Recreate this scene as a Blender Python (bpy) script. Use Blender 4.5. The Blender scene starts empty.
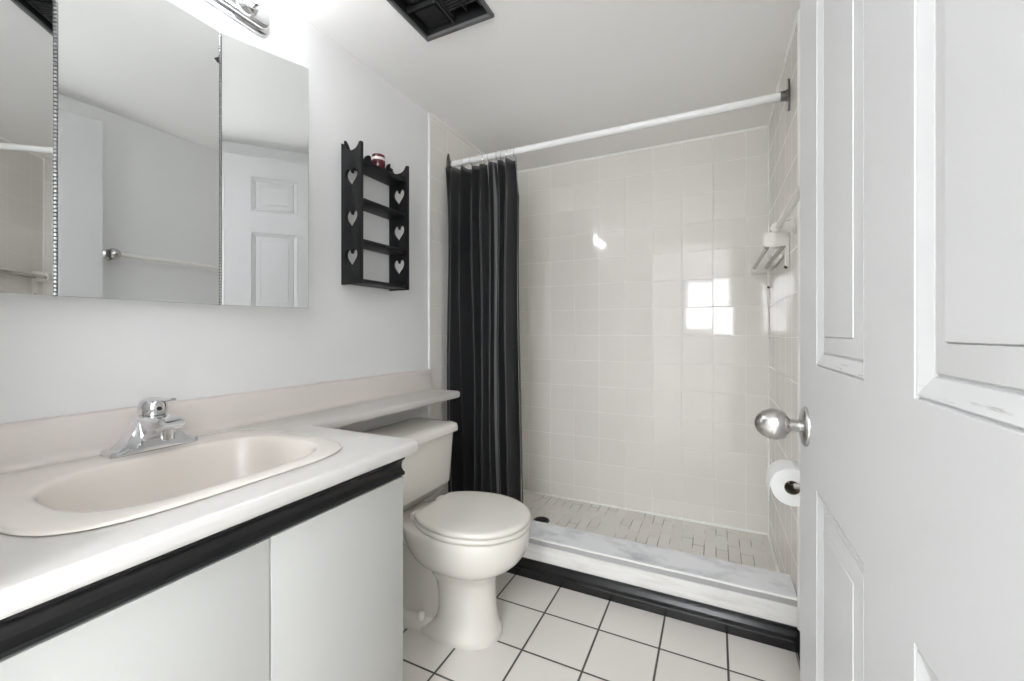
import bpy, bmesh, math, random
from mathutils import Vector, Matrix
random.seed(7)
PI = math.pi
S = bpy.context.scene
COL = S.collection

# ------------------------------------------------------------------ camera, world, exposure
H = 1.07
cam_d = bpy.data.cameras.new('camera')
cam = bpy.data.objects.new('camera', cam_d)
COL.objects.link(cam)
cam.location = (0, 0, H)
cam.rotation_euler = (PI / 2, 0, math.radians(25.8))
cam_d.sensor_fit = 'HORIZONTAL'
cam_d.sensor_width = 36
cam_d.lens = 36 * 420 / 1024
cam_d.shift_y = -8.5 / 1024
cam_d.clip_start = 0.02
S.camera = cam

W = bpy.data.worlds.new('world')
S.world = W
W.use_nodes = True
W.node_tree.nodes['Background'].inputs[0].default_value = (0.9, 0.95, 1, 1)
W.node_tree.nodes['Background'].inputs[1].default_value = 0.6

S.view_settings.view_transform = 'Standard'
S.view_settings.look = 'None'
S.view_settings.gamma = 1
S.view_settings.use_curve_mapping = False
S.view_settings.exposure = 1.44
S.cycles.max_bounces = 14
S.cycles.diffuse_bounces = 8
S.cycles.glossy_bounces = 8
S.cycles.sample_clamp_indirect = 6

BULB = 8.4          # vanity globes
HALLFILL = 24.5      # unseen fill lamp added on the hall ceiling
SIDEFILL = 1.7        # glow of the fill window added at the side of the hall
WINDOW = 4.6         # daylight in the hall window


# ------------------------------------------------------------------ materials
def lin(c):
    return tuple(((x / 255) / 12.92 if x / 255 <= 0.04045 else ((x / 255 + 0.055) / 1.055) ** 2.4) for x in c) + (1,)


class NT:
    def __init__(s, name):
        s.m = bpy.data.materials.new(name)
        s.m.use_nodes = True
        s.t = s.m.node_tree
        s.b = s.t.nodes['Principled BSDF']

    def n(s, kind, **kw):
        x = s.t.nodes.new(kind)
        for k, v in kw.items():
            setattr(x, k, v)
        return x

    def l(s, a, b):
        s.t.links.new(a, b)

    def math(s, op, a, b=None, c=None):
        x = s.n('ShaderNodeMath', operation=op)
        for i, v in enumerate((a, b, c)):
            if v is None:
                continue
            if isinstance(v, (int, float)):
                x.inputs[i].default_value = v
            else:
                s.l(v, x.inputs[i])
        return x.outputs[0]

    def mix(s, f, a, b):
        x = s.n('ShaderNodeMix', data_type='RGBA')
        for i, v in ((0, f), (6, a), (7, b)):
            if isinstance(v, (int, float, tuple)):
                x.inputs[i].default_value = v
            else:
                s.l(v, x.inputs[i])
        return x.outputs[2]

    def noise(s, scale, detail=3, vec=None, rough=0.5):
        x = s.n('ShaderNodeTexNoise')
        x.inputs['Scale'].default_value = scale
        x.inputs['Detail'].default_value = detail
        x.inputs['Roughness'].default_value = rough
        if vec is None:
            vec = s.n('ShaderNodeNewGeometry').outputs['Position']
        s.l(vec, x.inputs['Vector'])
        return x.outputs['Fac']


def mat(name, rgb, rough=0.5, metal=0.0, spec=0.5, bump=0.0, bscale=40, var=0.0, vscale=6, coat=0.0):
    k = NT(name)
    k.b.inputs['Base Color'].default_value = lin(rgb)
    k.b.inputs['Roughness'].default_value = rough
    k.b.inputs['Metallic'].default_value = metal
    k.b.inputs['Specular IOR Level'].default_value = spec
    k.b.inputs['Coat Weight'].default_value = coat
    if var:
        f = k.noise(vscale, 4)
        d = tuple(max(0, c - var) for c in rgb)
        k.l(k.mix(f, lin(d), lin(rgb)), k.b.inputs['Base Color'])
    if bump:
        f = k.noise(bscale, 3)
        b = k.n('ShaderNodeBump')
        b.inputs['Strength'].default_value = bump
        b.inputs['Distance'].default_value = 0.002
        k.l(f, b.inputs['Height'])
        k.l(b.outputs[0], k.b.inputs['Normal'])
    return k.m


def tile_mat(name, rgb, grout, ax, off, pitch, gw, rough=0.05, tilt=0.012, rgb2=None, darkgrout=None, stagger=0.0, grough=0.7, bumpd=0.0012):
    k = NT(name)
    pos = k.n('ShaderNodeNewGeometry').outputs['Position']
    sep = k.n('ShaderNodeSeparateXYZ')
    k.l(pos, sep.inputs[0])
    cells, edges = [], []
    row = None
    for i in (1, 0):
        c = sep.outputs['XYZ'.index(ax[i])]
        q = k.math('DIVIDE', k.math('SUBTRACT', c, off[i]), pitch[i])
        if i == 0 and stagger:
            q = k.math('ADD', q, k.math('MULTIPLY', k.math('MODULO', row, 2.0), stagger))
        fl = k.math('FLOOR', q)
        if i == 1:
            row = fl
        fr = k.math('SUBTRACT', q, fl)
        d = k.math('MULTIPLY', k.math('SUBTRACT', 0.5, k.math('ABSOLUTE', k.math('SUBTRACT', fr, 0.5))), pitch[i])
        cells.append(fl)
        edges.append(d)
    dist = k.math('MINIMUM', edges[0], edges[1])
    mr = k.n('ShaderNodeMapRange', interpolation_type='SMOOTHSTEP')
    mr.inputs[1].default_value = gw * 0.35
    mr.inputs[2].default_value = gw * 0.75
    k.l(dist, mr.inputs[0])
    mask = mr.outputs[0]                      # 1 on the tile, 0 in the joint
    cv = k.n('ShaderNodeCombineXYZ')
    k.l(cells[0], cv.inputs[0])
    k.l(cells[1], cv.inputs[1])
    wn = k.n('ShaderNodeTexWhiteNoise', noise_dimensions='3D')
    k.l(cv.outputs[0], wn.inputs[0])
    col = k.mix(wn.outputs['Value'], lin(rgb), lin(rgb2 or rgb))
    g = lin(grout)
    if darkgrout:
        nz = k.noise(7.0, 2)
        r2 = k.n('ShaderNodeMapRange')
        r2.inputs[1].default_value = 0.42
        r2.inputs[2].default_value = 0.62
        k.l(nz, r2.inputs[0])
        g = k.mix(r2.outputs[0], lin(grout), lin(darkgrout))
    k.l(k.mix(mask, g, col), k.b.inputs['Base Color'])
    rr = k.n('ShaderNodeMapRange')
    rr.inputs[3].default_value = grough
    rr.inputs[4].default_value = rough
    k.l(mask, rr.inputs[0])
    k.l(rr.outputs[0], k.b.inputs['Roughness'])
    # each tile sits very slightly out of plane
    sub = k.n('ShaderNodeVectorMath', operation='SUBTRACT')
    k.l(wn.outputs['Color'], sub.inputs[0])
    sub.inputs[1].default_value = (0.5, 0.5, 0.5)
    sc = k.n('ShaderNodeVectorMath', operation='SCALE')
    k.l(sub.outputs[0], sc.inputs[0])
    sc.inputs['Scale'].default_value = tilt
    add = k.n('ShaderNodeVectorMath', operation='ADD')
    k.l(sc.outputs[0], add.inputs[0])
    k.l(k.n('ShaderNodeNewGeometry').outputs['Normal'], add.inputs[1])
    nm = k.n('ShaderNodeVectorMath', operation='NORMALIZE')
    k.l(add.outputs[0], nm.inputs[0])
    b = k.n('ShaderNodeBump')
    b.inputs['Strength'].default_value = 0.6
    b.inputs['Distance'].default_value = bumpd
    k.l(mask, b.inputs['Height'])
    k.l(nm.outputs[0], b.inputs['Normal'])
    k.l(b.outputs[0], k.b.inputs['Normal'])
    return k.m


def emis(name, rgb, st, base=(255, 255, 255)):
    k = NT(name)
    k.b.inputs['Base Color'].default_value = lin(base)
    k.b.inputs['Emission Color'].default_value = lin(rgb)
    k.b.inputs['Emission Strength'].default_value = st
    return k.m


M = {}
M['wall'] = mat('wall_paint', (234, 234, 233), 0.55, bump=0.08, bscale=90)
M['ceiling'] = mat('ceiling_paint', (249, 248, 246), 0.7, bump=0.08, bscale=70)
M['door'] = mat('door_paint', (218, 218, 218), 0.38, bump=0.12, bscale=55)
def door_mat():
    k = NT('door_paint')
    pos = k.n('ShaderNodeNewGeometry').outputs['Position']
    sep = k.n('ShaderNodeSeparateXYZ')
    k.l(pos, sep.inputs[0])
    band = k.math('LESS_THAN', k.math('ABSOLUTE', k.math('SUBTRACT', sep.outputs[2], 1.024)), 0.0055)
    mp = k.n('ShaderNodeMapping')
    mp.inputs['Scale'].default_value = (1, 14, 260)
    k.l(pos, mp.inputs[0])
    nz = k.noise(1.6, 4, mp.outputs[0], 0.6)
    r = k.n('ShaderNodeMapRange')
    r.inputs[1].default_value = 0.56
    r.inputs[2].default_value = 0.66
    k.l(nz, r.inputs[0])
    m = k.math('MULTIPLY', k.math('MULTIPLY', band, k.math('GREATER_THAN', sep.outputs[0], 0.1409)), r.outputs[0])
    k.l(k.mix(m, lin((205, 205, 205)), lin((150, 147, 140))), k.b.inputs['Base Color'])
    k.b.inputs['Roughness'].default_value = 0.38
    b = k.n('ShaderNodeBump')
    b.inputs['Strength'].default_value = 0.12
    b.inputs['Distance'].default_value = 0.002
    k.l(k.noise(55, 3), b.inputs['Height'])
    k.l(b.outputs[0], k.b.inputs['Normal'])
    return k.m


M['door'] = door_mat()
M['white'] = mat('white_paint', (234, 233, 231), 0.4)
M['caulk'] = mat('white_caulk', (250, 249, 246), 0.45, bump=0.3, bscale=120)
M['tile_back'] = tile_mat('wall_tile_back', (238, 234, 228), (244, 241, 236), 'XZ', (-0.325, 0.107), (0.1572, 0.1572), 0.0035, rgb2=(236, 232, 226))
M['tile_side'] = tile_mat('wall_tile_side', (238, 234, 228), (244, 241, 236), 'YZ', (1.674, 0.107), (0.1572, 0.1572), 0.0028, rgb2=(236, 232, 226))
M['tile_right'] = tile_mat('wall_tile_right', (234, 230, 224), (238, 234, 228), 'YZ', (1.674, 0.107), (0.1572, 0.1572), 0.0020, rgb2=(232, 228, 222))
M['floor'] = tile_mat('floor_tile', (228, 223, 217), (78, 76, 74), 'XY', (-0.585, 1.495), (0.2076, 0.2076), 0.0062, rough=0.16, tilt=0.006, rgb2=(225, 220, 214))
M['mosaic'] = tile_mat('shower_mosaic', (238, 235, 229), (226, 221, 212), 'YX', (1.86, -0.573), (0.1575, 0.0525), 0.0034, rough=0.25, tilt=0.02, rgb2=(231, 227, 221), darkgrout=(138, 130, 120), stagger=0.37)
M['mirror'] = mat('mirror_glass', (232, 234, 234), 0.0, 1.0)
M['chrome'] = mat('chrome', (225, 226, 228), 0.07, 1.0)
M['nickel'] = mat('brushed_nickel', (190, 188, 185), 0.26, 1.0)
M['dark_nickel'] = mat('tarnished_nickel', (120, 119, 117), 0.3, 1.0)
M['steel'] = mat('hinge_steel', (168, 168, 168), 0.35, 1.0)
M['black'] = mat('black_paint', (22, 22, 23), 0.32)
M['black_trim'] = mat('black_trim', (20, 20, 21), 0.25, bump=0.1, bscale=60)
M['shelf'] = mat('black_shelf_paint', (19, 20, 22), 0.45, spec=0.35)
M['vent'] = mat('vent_metal', (58, 58, 59), 0.45, 0.3)
M['vent_rim'] = mat('vent_rim', (112, 112, 112), 0.5, 0.3)
M['vent_dark'] = mat('vent_dark', (24, 24, 25), 0.6)
M['counter'] = mat('counter_laminate', (202, 199, 195), 0.3, var=3, vscale=30)
M['splash'] = mat('backsplash_laminate', (228, 220, 215), 0.35)
M['sink'] = mat('sink_bone', (221, 214, 206), 0.16, coat=0.3)
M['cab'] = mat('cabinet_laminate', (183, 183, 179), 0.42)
M['porcelain'] = mat('toilet_porcelain', (225, 220, 212), 0.1, coat=0.3)
M['seat'] = mat('seat_plastic', (224, 219, 211), 0.22)
M['plastic'] = mat('white_plastic', (232, 229, 223), 0.3)
M['rod'] = mat('rod_enamel', (238, 238, 236), 0.25)
M['acrylic'] = mat('grey_bar', (168, 165, 158), 0.2, 0.5)
M['paper'] = mat('tissue_paper', (240, 240, 238), 0.9, bump=0.3, bscale=150)
M['card'] = mat('cardboard_core', (120, 105, 92), 0.9)
M['candle'] = mat('red_candle_glass', (84, 16, 28), 0.12, coat=0.5)
M['label'] = mat('candle_label', (226, 214, 208), 0.5)
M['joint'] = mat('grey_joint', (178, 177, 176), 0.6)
M['rubber'] = mat('dark_rubber', (40, 39, 38), 0.6)
M['drain'] = mat('drain_metal', (84, 80, 76), 0.35, 0.9)
M['hallfloor'] = mat('hall_floor', (228, 225, 220), 0.35, var=8, vscale=9)
M['bulb'] = emis('bulb_glow', (248, 250, 255), BULB)
M['hallfill'] = emis('hall_fill_glow', (247, 250, 255), HALLFILL)
M['side_fill'] = emis('side_fill_pane', (244, 249, 255), SIDEFILL)
M['daylight'] = emis('daylight_pane', (244, 249, 255), WINDOW)


def marble():
    k = NT('marble')
    mp = k.n('ShaderNodeMapping')
    mp.inputs['Scale'].default_value = (5, 9, 9)
    mp.inputs['Rotation'].default_value = (0, 0, 0.5)
    k.l(k.n('ShaderNodeNewGeometry').outputs['Position'], mp.inputs[0])
    n1 = k.noise(1.1, 9, mp.outputs[0], 0.68)
    r = k.n('ShaderNodeMapRange')
    r.inputs[1].default_value = 0.46
    r.inputs[2].default_value = 0.74
    k.l(n1, r.inputs[0])
    k.l(k.mix(r.outputs[0], lin((234, 235, 237)), lin((178, 182, 188))), k.b.inputs['Base Color'])
    k.b.inputs['Roughness'].default_value = 0.22
    return k.m


def plaster():
    k = NT('painted_curb')
    vec = k.n('ShaderNodeMapping')
    vec.inputs['Scale'].default_value = (3, 20, 22)
    k.l(k.n('ShaderNodeNewGeometry').outputs['Position'], vec.inputs[0])
    f = k.noise(2.4, 6, vec.outputs[0], 0.6)
    r = k.n('ShaderNodeMapRange')
    r.inputs[1].default_value = 0.3
    r.inputs[2].default_value = 0.55
    k.l(f, r.inputs[0])
    k.l(k.mix(r.outputs[0], lin((222, 219, 213)), lin((238, 236, 232))), k.b.inputs['Base Color'])
    b = k.n('ShaderNodeBump')
    b.inputs['Strength'].default_value = 0.5
    b.inputs['Distance'].default_value = 0.003
    k.l(f, b.inputs['Height'])
    k.l(b.outputs[0], k.b.inputs['Normal'])
    k.b.inputs['Roughness'].default_value = 0.5
    return k.m


def curtain_mat():
    k = NT('black_curtain_fabric')
    at = k.n('ShaderNodeAttribute', attribute_name='across')
    s = at.outputs['Fac']
    mp = k.n('ShaderNodeMapping')
    mp.inputs['Scale'].default_value = (60, 60, 5)
    k.l(k.n('ShaderNodeNewGeometry').outputs['Position'], mp.inputs[0])
    c = k.mix(k.noise(1.0, 4, mp.outputs[0]), lin((9, 9, 10)), lin((36, 36, 38)))
    for p0, w, g in ((.055, .004, 140), (.19, .006, 215), (.36, .004, 96), (.47, .004, 80), (.615, .006, 205), (.665, .004, 120), (.80, .004, 90), (.985, .007, 165)):
        c = k.mix(k.math('LESS_THAN', k.math('ABSOLUTE', k.math('SUBTRACT', s, p0)), w), c, lin((g, g, g - 2)))
    k.l(c, k.b.inputs['Base Color'])
    k.b.inputs['Roughness'].default_value = 0.30
    k.b.inputs['Specular IOR Level'].default_value = 0.7
    k.b.inputs['Sheen Weight'].default_value = 0.3
    f = k.noise(0.7, 4, mp.outputs[0])
    b = k.n('ShaderNodeBump')
    b.inputs['Strength'].default_value = 0.5
    b.inputs['Distance'].default_value = 0.003
    k.l(f, b.inputs['Height'])
    k.l(b.outputs[0], k.b.inputs['Normal'])
    return k.m


M['marble'] = marble()
M['plaster'] = plaster()
M['curtain'] = curtain_mat()


# ------------------------------------------------------------------ geometry helpers (all in world coordinates)
def box(bm, x0, x1, y0, y1, z0, z1, bev=0.0, seg=2):
    r = bmesh.ops.create_cube(bm, size=1)
    vs = r['verts']
    for v in vs:
        v.co = Vector(((x0 + x1) / 2 + v.co.x * (x1 - x0), (y0 + y1) / 2 + v.co.y * (y1 - y0), (z0 + z1) / 2 + v.co.z * (z1 - z0)))
    if bev:
        es = {e for v in vs for e in v.link_edges}
        bmesh.ops.bevel(bm, geom=list(es), offset=bev, segments=seg, profile=0.5, affect='EDGES')
    return bm


def B(*a, **k):
    return box(bmesh.new(), *a, **k)


def loft(bm, rings, close=True, cap0=True, cap1=True):
    vr = [[bm.verts.new(p) for p in r] for r in rings]
    n = len(rings[0])
    for a, b in zip(vr, vr[1:]):
        for i in range(n if close else n - 1):
            j = (i + 1) % n
            bm.faces.new((a[i], a[j], b[j], b[i]))
    if cap0:
        bm.faces.new(list(reversed(vr[0])))
    if cap1:
        bm.faces.new(vr[-1])
    return bm


def frame(d):
    d = d.normalized()
    u = Vector((0, 0, 1)) if abs(d.z) < 0.95 else Vector((1, 0, 0))
    a = d.cross(u).normalized()
    return a, d.cross(a).normalized()


def tube(bm, pts, r, n=16, cap=True, closed=False):
    pts = [Vector(p) for p in pts]
    rs = r if isinstance(r, (list, tuple)) else [r] * len(pts)
    rings = []
    m = len(pts)
    for i, p in enumerate(pts):
        if closed:
            d = pts[(i + 1) % m] - pts[i - 1]
        else:
            d = pts[min(i + 1, m - 1)] - pts[max(i - 1, 0)]
        a, b = frame(d)
        if rings and a.dot(pa) < 0:
            a, b = -a, -b
        pa = a
        rings.append([p + (a * math.cos(2 * PI * t / n) + b * math.sin(2 * PI * t / n)) * rs[i] for t in range(n)])
    if closed:
        rings.append(rings[0])
        loft(bm, rings, cap0=False, cap1=False)
        bmesh.ops.remove_doubles(bm, verts=bm.verts, dist=1e-6)
    else:
        loft(bm, rings, cap0=cap, cap1=cap)
    return bm


def lathe(bm, base, axis, prof, n=32, sx=1.0):
    """prof: list of (radius, distance along axis)."""
    base, axis = Vector(base), Vector(axis).normalized()
    a, b = frame(axis)
    rings = [[base + axis * h + (a * math.cos(2 * PI * t / n) * sx + b * math.sin(2 * PI * t / n)) * max(r, 1e-4) for t in range(n)] for r, h in prof]
    return loft(bm, rings)


def plate(loops, t, bev=0.0, seg=2):
    """flat shape with holes, XY outline, z 0..t"""
    cu = bpy.data.curves.new('tmp', 'CURVE')
    cu.dimensions = '2D'
    cu.fill_mode = 'BOTH'
    cu.extrude = t / 2 - bev
    cu.bevel_depth = bev
    cu.bevel_resolution = seg
    cu.offset = -bev
    for lp in loops:
        sp = cu.splines.new('POLY')
        sp.points.add(len(lp) - 1)
        for q, p in zip(sp.points, lp):
            q.co = (p[0], p[1], 0, 1)
        sp.use_cyclic_u = True
    o = bpy.data.objects.new('tmp', cu)
    COL.objects.link(o)
    dg = bpy.context.evaluated_depsgraph_get()
    me = bpy.data.meshes.new_from_object(o.evaluated_get(dg))
    bm = bmesh.new()
    bm.from_mesh(me)
    bpy.data.objects.remove(o)
    bpy.data.curves.remove(cu)
    bpy.data.meshes.remove(me)
    bmesh.ops.remove_doubles(bm, verts=bm.verts, dist=1e-5)
    bmesh.ops.translate(bm, verts=bm.verts, vec=(0, 0, t / 2))
    return bm


def xf(bm, m):
    bmesh.ops.transform(bm, matrix=m, verts=bm.verts)
    return bm


def cols(x, y, z, o):
    m = Matrix((x, y, z)).transposed().to_4x4()
    m.translation = o
    return m


def wloc(o):
    v = Vector((0, 0, 0))
    while o is not None:
        v += Vector(o.location)
        o = o.parent
    return v


def obj(name, bm, m, parent=None, origin=None, angle=35, flat=False):
    bmesh.ops.recalc_face_normals(bm, faces=bm.faces)
    at = Vector((0, 0, 0))
    if parent is not None:
        at = wloc(parent)
    loc = Vector((0, 0, 0))
    if origin is not None:
        loc = Vector(origin) - at
        at = Vector(origin)
    bmesh.ops.translate(bm, verts=bm.verts, vec=-at)
    me = bpy.data.meshes.new(name)
    bm.to_mesh(me)
    bm.free()
    me.materials.append(M[m] if isinstance(m, str) else m)
    if not flat:
        for p in me.polygons:
            p.use_smooth = True
        me.set_sharp_from_angle(angle=math.radians(angle))
    o = bpy.data.objects.new(name, me)
    COL.objects.link(o)
    o.location = loc
    if parent is not None:
        o.parent = parent
    return o


def tag(o, label, cat, group=None):
    o['label'] = label
    o['category'] = cat
    if group:
        o['group'] = group
    return o


def thing(name, label, cat, loc, group=None):
    o = bpy.data.objects.new(name, None)
    o.empty_display_size = 0.05
    COL.objects.link(o)
    o.location = loc
    return tag(o, label, cat, group)


def struct(name, bm, m, label=None, cat=None, parent=None, **k):
    o = obj(name, bm, m, parent, **k)
    if parent is None:
        o['kind'] = 'structure'
        if label:
            tag(o, label, cat)
    return o


def superell(cx, cy, hx, hy, e, z, n=64):
    out = []
    for i in range(n):
        t = 2 * PI * i / n
        c, s = math.cos(t), math.sin(t)
        out.append((cx + hx * math.copysign(abs(c) ** (2 / e), c), cy + hy * math.copysign(abs(s) ** (2 / e), s), z))
    return out


# ------------------------------------------------------------------ the room shell
XL, XR, YB, YF, ZC = -1.263, 0.257, 2.547, 0.08, 2.142
YT = 1.681                                   # where the shower tile begins
ZS = 0.014                                   # shower floor
struct('floor', B(XL - .1, XR + .1, YF - .12, 1.70, -.08, 0), 'floor', 'white square floor tiles with dark grey grout', 'floor')
struct('floor_shower', B(XL - .1, XR + .1, 1.70, YB + .1, -.08, ZS), 'mosaic', 'small cream mosaic tiles of the shower floor with patchy grout', 'floor')
struct('wall_left', B(XL - .1, XL, YF - .12, YT, 0, ZC), 'wall', 'white painted wall behind the mirror, black shelf and toilet', 'wall')
struct('wall_left_shower', B(XL - .1, XL + .004, YT, YB + .1, 0, ZC), 'tile_side', 'cream tiled shower wall behind the black curtain', 'wall')
struct('wall_back', B(XL - .1, XR + .1, YB, YB + .1, -.05, ZC), 'tile_back', 'wide cream tiled wall at the back of the shower', 'wall')
struct('wall_right', B(XR, XR + .1, YF - .12, YT, 0, ZC), 'wall', 'white painted wall behind the open door', 'wall')
struct('wall_right_shower', B(XR - .004, XR + .1, YT, YB + .1, 0, ZC), 'tile_right', 'cream tiled shower wall with the double towel bar', 'wall')

DX0, DX1, DZ = -0.648, 0.183, 2.045          # doorway
fw = bmesh.new()
box(fw, XL - .1, DX0, YF - .12, YF, 0, ZC)
box(fw, DX1, XR + .1, YF - .12, YF, 0, ZC)
box(fw, DX0, DX1, YF - .12, YF, DZ, ZC)
struct('wall_front', fw, 'wall', 'white painted wall with the doorway', 'wall')

VX0, VX1, VY0, VY1 = -0.940, -0.676, 0.975, 1.238     # hole for the vent
hole = [(VX0, VY0), (VX1, VY0), (VX1, VY1), (VX0, VY1)]
cb = plate([[(XL - .1, YF - .12), (XR + .1, YF - .12), (XR + .1, YB + .1), (XL - .1, YB + .1)], hole], 0.06)
bmesh.ops.translate(cb, verts=cb.verts, vec=(0, 0, ZC))
struct('ceiling', cb, 'ceiling', 'flat white ceiling with the black vent', 'ceiling', angle=20)

# caulk and tile-edge beads
tb = bmesh.new()
tube(tb, [(XL + .001, YT - .004, 0.0), (XL + .001, YT - .004, ZC)], 0.0085, 12)
struct('trim_1', tb, 'white', 'white rounded tile edge running up beside the black shelf', 'trim')
tb = bmesh.new()
tube(tb, [(XR - .001, YT - .004, 0.08), (XR - .001, YT - .004, ZC)], 0.0085, 12)
struct('trim_2', tb, 'white', 'white rounded tile edge on the wall behind the door', 'trim')


def bead(pts, r=0.004):
    bm = bmesh.new()
    tube(bm, pts, r, 8)
    return bm


struct('trim_3', bead([(XR - .004, YB - .001, ZS), (XR - .004, YB - .001, ZC)], .0070), 'caulk', 'white caulk line up the right back corner of the shower', 'caulk')
struct('trim_4', bead([(XL, YB, ZC), (XR, YB, ZC)], .0095), 'caulk', 'white caulk line between ceiling and back shower wall', 'caulk')
struct('trim_5', bead([(XL + .004, YT, ZC), (XL + .004, YB, ZC)], .009), 'caulk', 'white caulk line between ceiling and tile above the curtain', 'caulk')
struct('trim_6', bead([(XR - .004, YT, ZC), (XR - .004, YB, ZC)], .008), 'caulk', 'white caulk line between ceiling and the towel bar wall', 'caulk')
bm = bmesh.new()
pts = [(XL + i * (XR - XL) / 60, YB + random.uniform(-.001, .002), ZS + random.uniform(-.0005, .001)) for i in range(61)]
tube(bm, pts, [0.010 + random.uniform(-.002, .002) for _ in pts], 8)
struct('trim_7', bm, 'caulk', 'lumpy white caulk along the foot of the back shower wall', 'caulk')
struct('trim_8', bead([(XR - .004, 1.86, ZS), (XR - .004, YB, ZS)], .009), 'caulk', 'white caulk along the shower floor below the towel bar wall', 'caulk')
struct('trim_9', bead([(XL + .004, YB - .002, ZS), (XL + .004, YB - .002, ZC)], .0045), 'caulk', 'white caulk line in the corner hidden by the curtain', 'caulk')

# black baseboards
def base_profile(y, h):
    """section (offset from wall, z)"""
    return [(0, 0), (.016, 0), (.016, .030), (.0125, .034), (.0125, .040), (.015, .043), (.015, .050), (.010, .060), (.006, .068), (.005, h), (0, h)]


bp = base_profile(0, .077)
bm = loft(bmesh.new(), [[(x, 1.690 - d, z) for d, z in bp] for x in (XL + .001, XR - .001)])
struct('baseboard_shower', bm, 'black_trim', 'glossy black moulded baseboard along the foot of the shower curb', 'baseboard', angle=25)
bm = loft(bmesh.new(), [[(XR - d, y, z) for d, z in bp] for y in (YF + .002, 1.672)])
struct('baseboard_right', bm, 'black_trim', 'black moulded baseboard on the wall behind the door', 'baseboard', angle=25)

# shower curb with marble sill
cz = 0.142
curb = B(XL + .001, XR - .002, 1.690, 1.852, 0, cz, 0.003)
curb = struct('shower_curb', curb, 'plaster', 'rough white painted shower curb above the black baseboard', 'curb')
sill = bmesh.new()
prof = [(1.701, .1425), (1.856, .1425), (1.860, .147), (1.860, .163), (1.856, .168), (1.701, .168)]
loft(sill, [[(x, y, z) for y, z in prof] for x in (XL + .005, XR - .006)])
sl = obj('marble_sill', sill, 'marble', curb)
sl['label'] = 'grey veined marble sill'
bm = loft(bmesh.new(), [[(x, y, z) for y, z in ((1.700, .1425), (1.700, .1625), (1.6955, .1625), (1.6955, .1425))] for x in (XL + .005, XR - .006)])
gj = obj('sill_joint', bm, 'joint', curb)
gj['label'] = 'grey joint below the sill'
bm = bmesh.new()
pts = [(XL + .005 + i * (XR - XL - .011) / 40, 1.698 + random.uniform(-.0008, .0008), .1655 + random.uniform(-.0006, .0006)) for i in range(41)]
tube(bm, pts, .0042, 10)
obj('sealant_lip', bm, 'caulk', curb)
dr = thing('shower_drain', 'round dark metal drain in the shower floor near the curtain', 'drain', (-0.875, 2.19, ZS))
bm = bmesh.new()
lathe(bm, (-0.875, 2.19, ZS), (0, 0, 1), [(.045, 0), (.045, .003), (.041, .005), (.036, .005), (.036, .002), (.0, .002)])
obj('drain_ring', bm, 'drain', dr)
bm = bmesh.new()
for k in range(-3, 4):
    w = math.sqrt(max(.0355 ** 2 - (k * .0095) ** 2, 0))
    box(bm, -.875 - w, -.875 + w, 2.19 + k * .0095 - .002, 2.19 + k * .0095 + .002, ZS + .002, ZS + .0048)
obj('drain_grate', bm, 'vent_dark', dr)

# ------------------------------------------------------------------ hall beyond the doorway
HX0, HX1, HY = -1.7, 1.3, -1.60
WX0, WX1, WZ0, WZ1 = -0.43, 0.52, 1.05, 1.87
struct('floor_hall', B(HX0, HX1, HY, YF - .12, -.08, 0), 'hallfloor')
struct('ceiling_hall', B(HX0, HX1, HY, YF - .12, 2.44, 2.50), 'ceiling')
struct('wall_hall_left', B(HX0 - .1, HX0, HY, YF - .12, 0, 2.44), 'wall')
bm = bmesh.new()
box(bm, HX1, HX1 + .1, HY, -1.45, 0, 2.44)
box(bm, HX1, HX1 + .1, -.25, YF - .12, 0, 2.44)
box(bm, HX1, HX1 + .1, -1.45, -.25, 0, .35)
box(bm, HX1, HX1 + .1, -1.45, -.25, 2.15, 2.44)
struct('wall_hall_right', bm, 'wall')
w2 = struct('added_window', B(HX1 + .06, HX1 + .07, -1.45, -.25, .35, 2.15), 'side_fill')  # added unseen window, its pane glows as fill light through the doorway
bm = bmesh.new()
for a in ((-1.45, -1.41, .35, 2.15), (-.29, -.25, .35, 2.15), (-1.45, -.25, .35, .39), (-1.45, -.25, 2.11, 2.15)):
    box(bm, HX1 + .02, HX1 + .06, a[0], a[1], a[2], a[3])
obj('window_frame', bm, 'white', w2)  # frame of the added fill window
bm = bmesh.new()
box(bm, HX0, WX0, HY - .1, HY, 0, 2.44)
box(bm, WX1, HX1, HY - .1, HY, 0, 2.44)
box(bm, WX0, WX1, HY - .1, HY, 0, WZ0)
box(bm, WX0, WX1, HY - .1, HY, WZ1, 2.44)
struct('wall_hall_back', bm, 'wall')
bm = bmesh.new()
box(bm, HX0, XL - .1, YF - .12, YF - .02, 0, 2.44)
box(bm, XR + .1, HX1, YF - .12, YF - .02, 0, 2.44)
box(bm, XL - .1, XR + .1, YF - .12, YF - .02, ZC + .06, 2.44)
struct('wall_hall_front', bm, 'wall')
win = struct('window_1', B(WX0, WX1, HY - .07, HY - .06, WZ0, WZ1), 'daylight')
bm = bmesh.new()
for a in ((WX0, WX0 + .04, WZ0, WZ1), (WX1 - .04, WX1, WZ0, WZ1), (WX0, WX1, WZ0, WZ0 + .04), (WX0, WX1, WZ1 - .04, WZ1)):
    box(bm, a[0], a[1], HY - .06, HY - .02, a[2], a[3])
obj('window_frame', bm, 'white', win)
hl = thing('added_hall_lamp', 'added round white dome lamp on the hall ceiling, unseen fill light for the bathroom', 'lamp', (-.10, -1.10, 2.44))  # added lamp, out of view, brightens the bathroom through the doorway
bm = bmesh.new()
lathe(bm, (-.10, -1.10, 2.44), (0, 0, -1), [(.20, 0), (.20, .02), (.185, .025), (0, .025)])
obj('added_lamp_base', bm, 'white', hl)
bm = bmesh.new()
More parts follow.
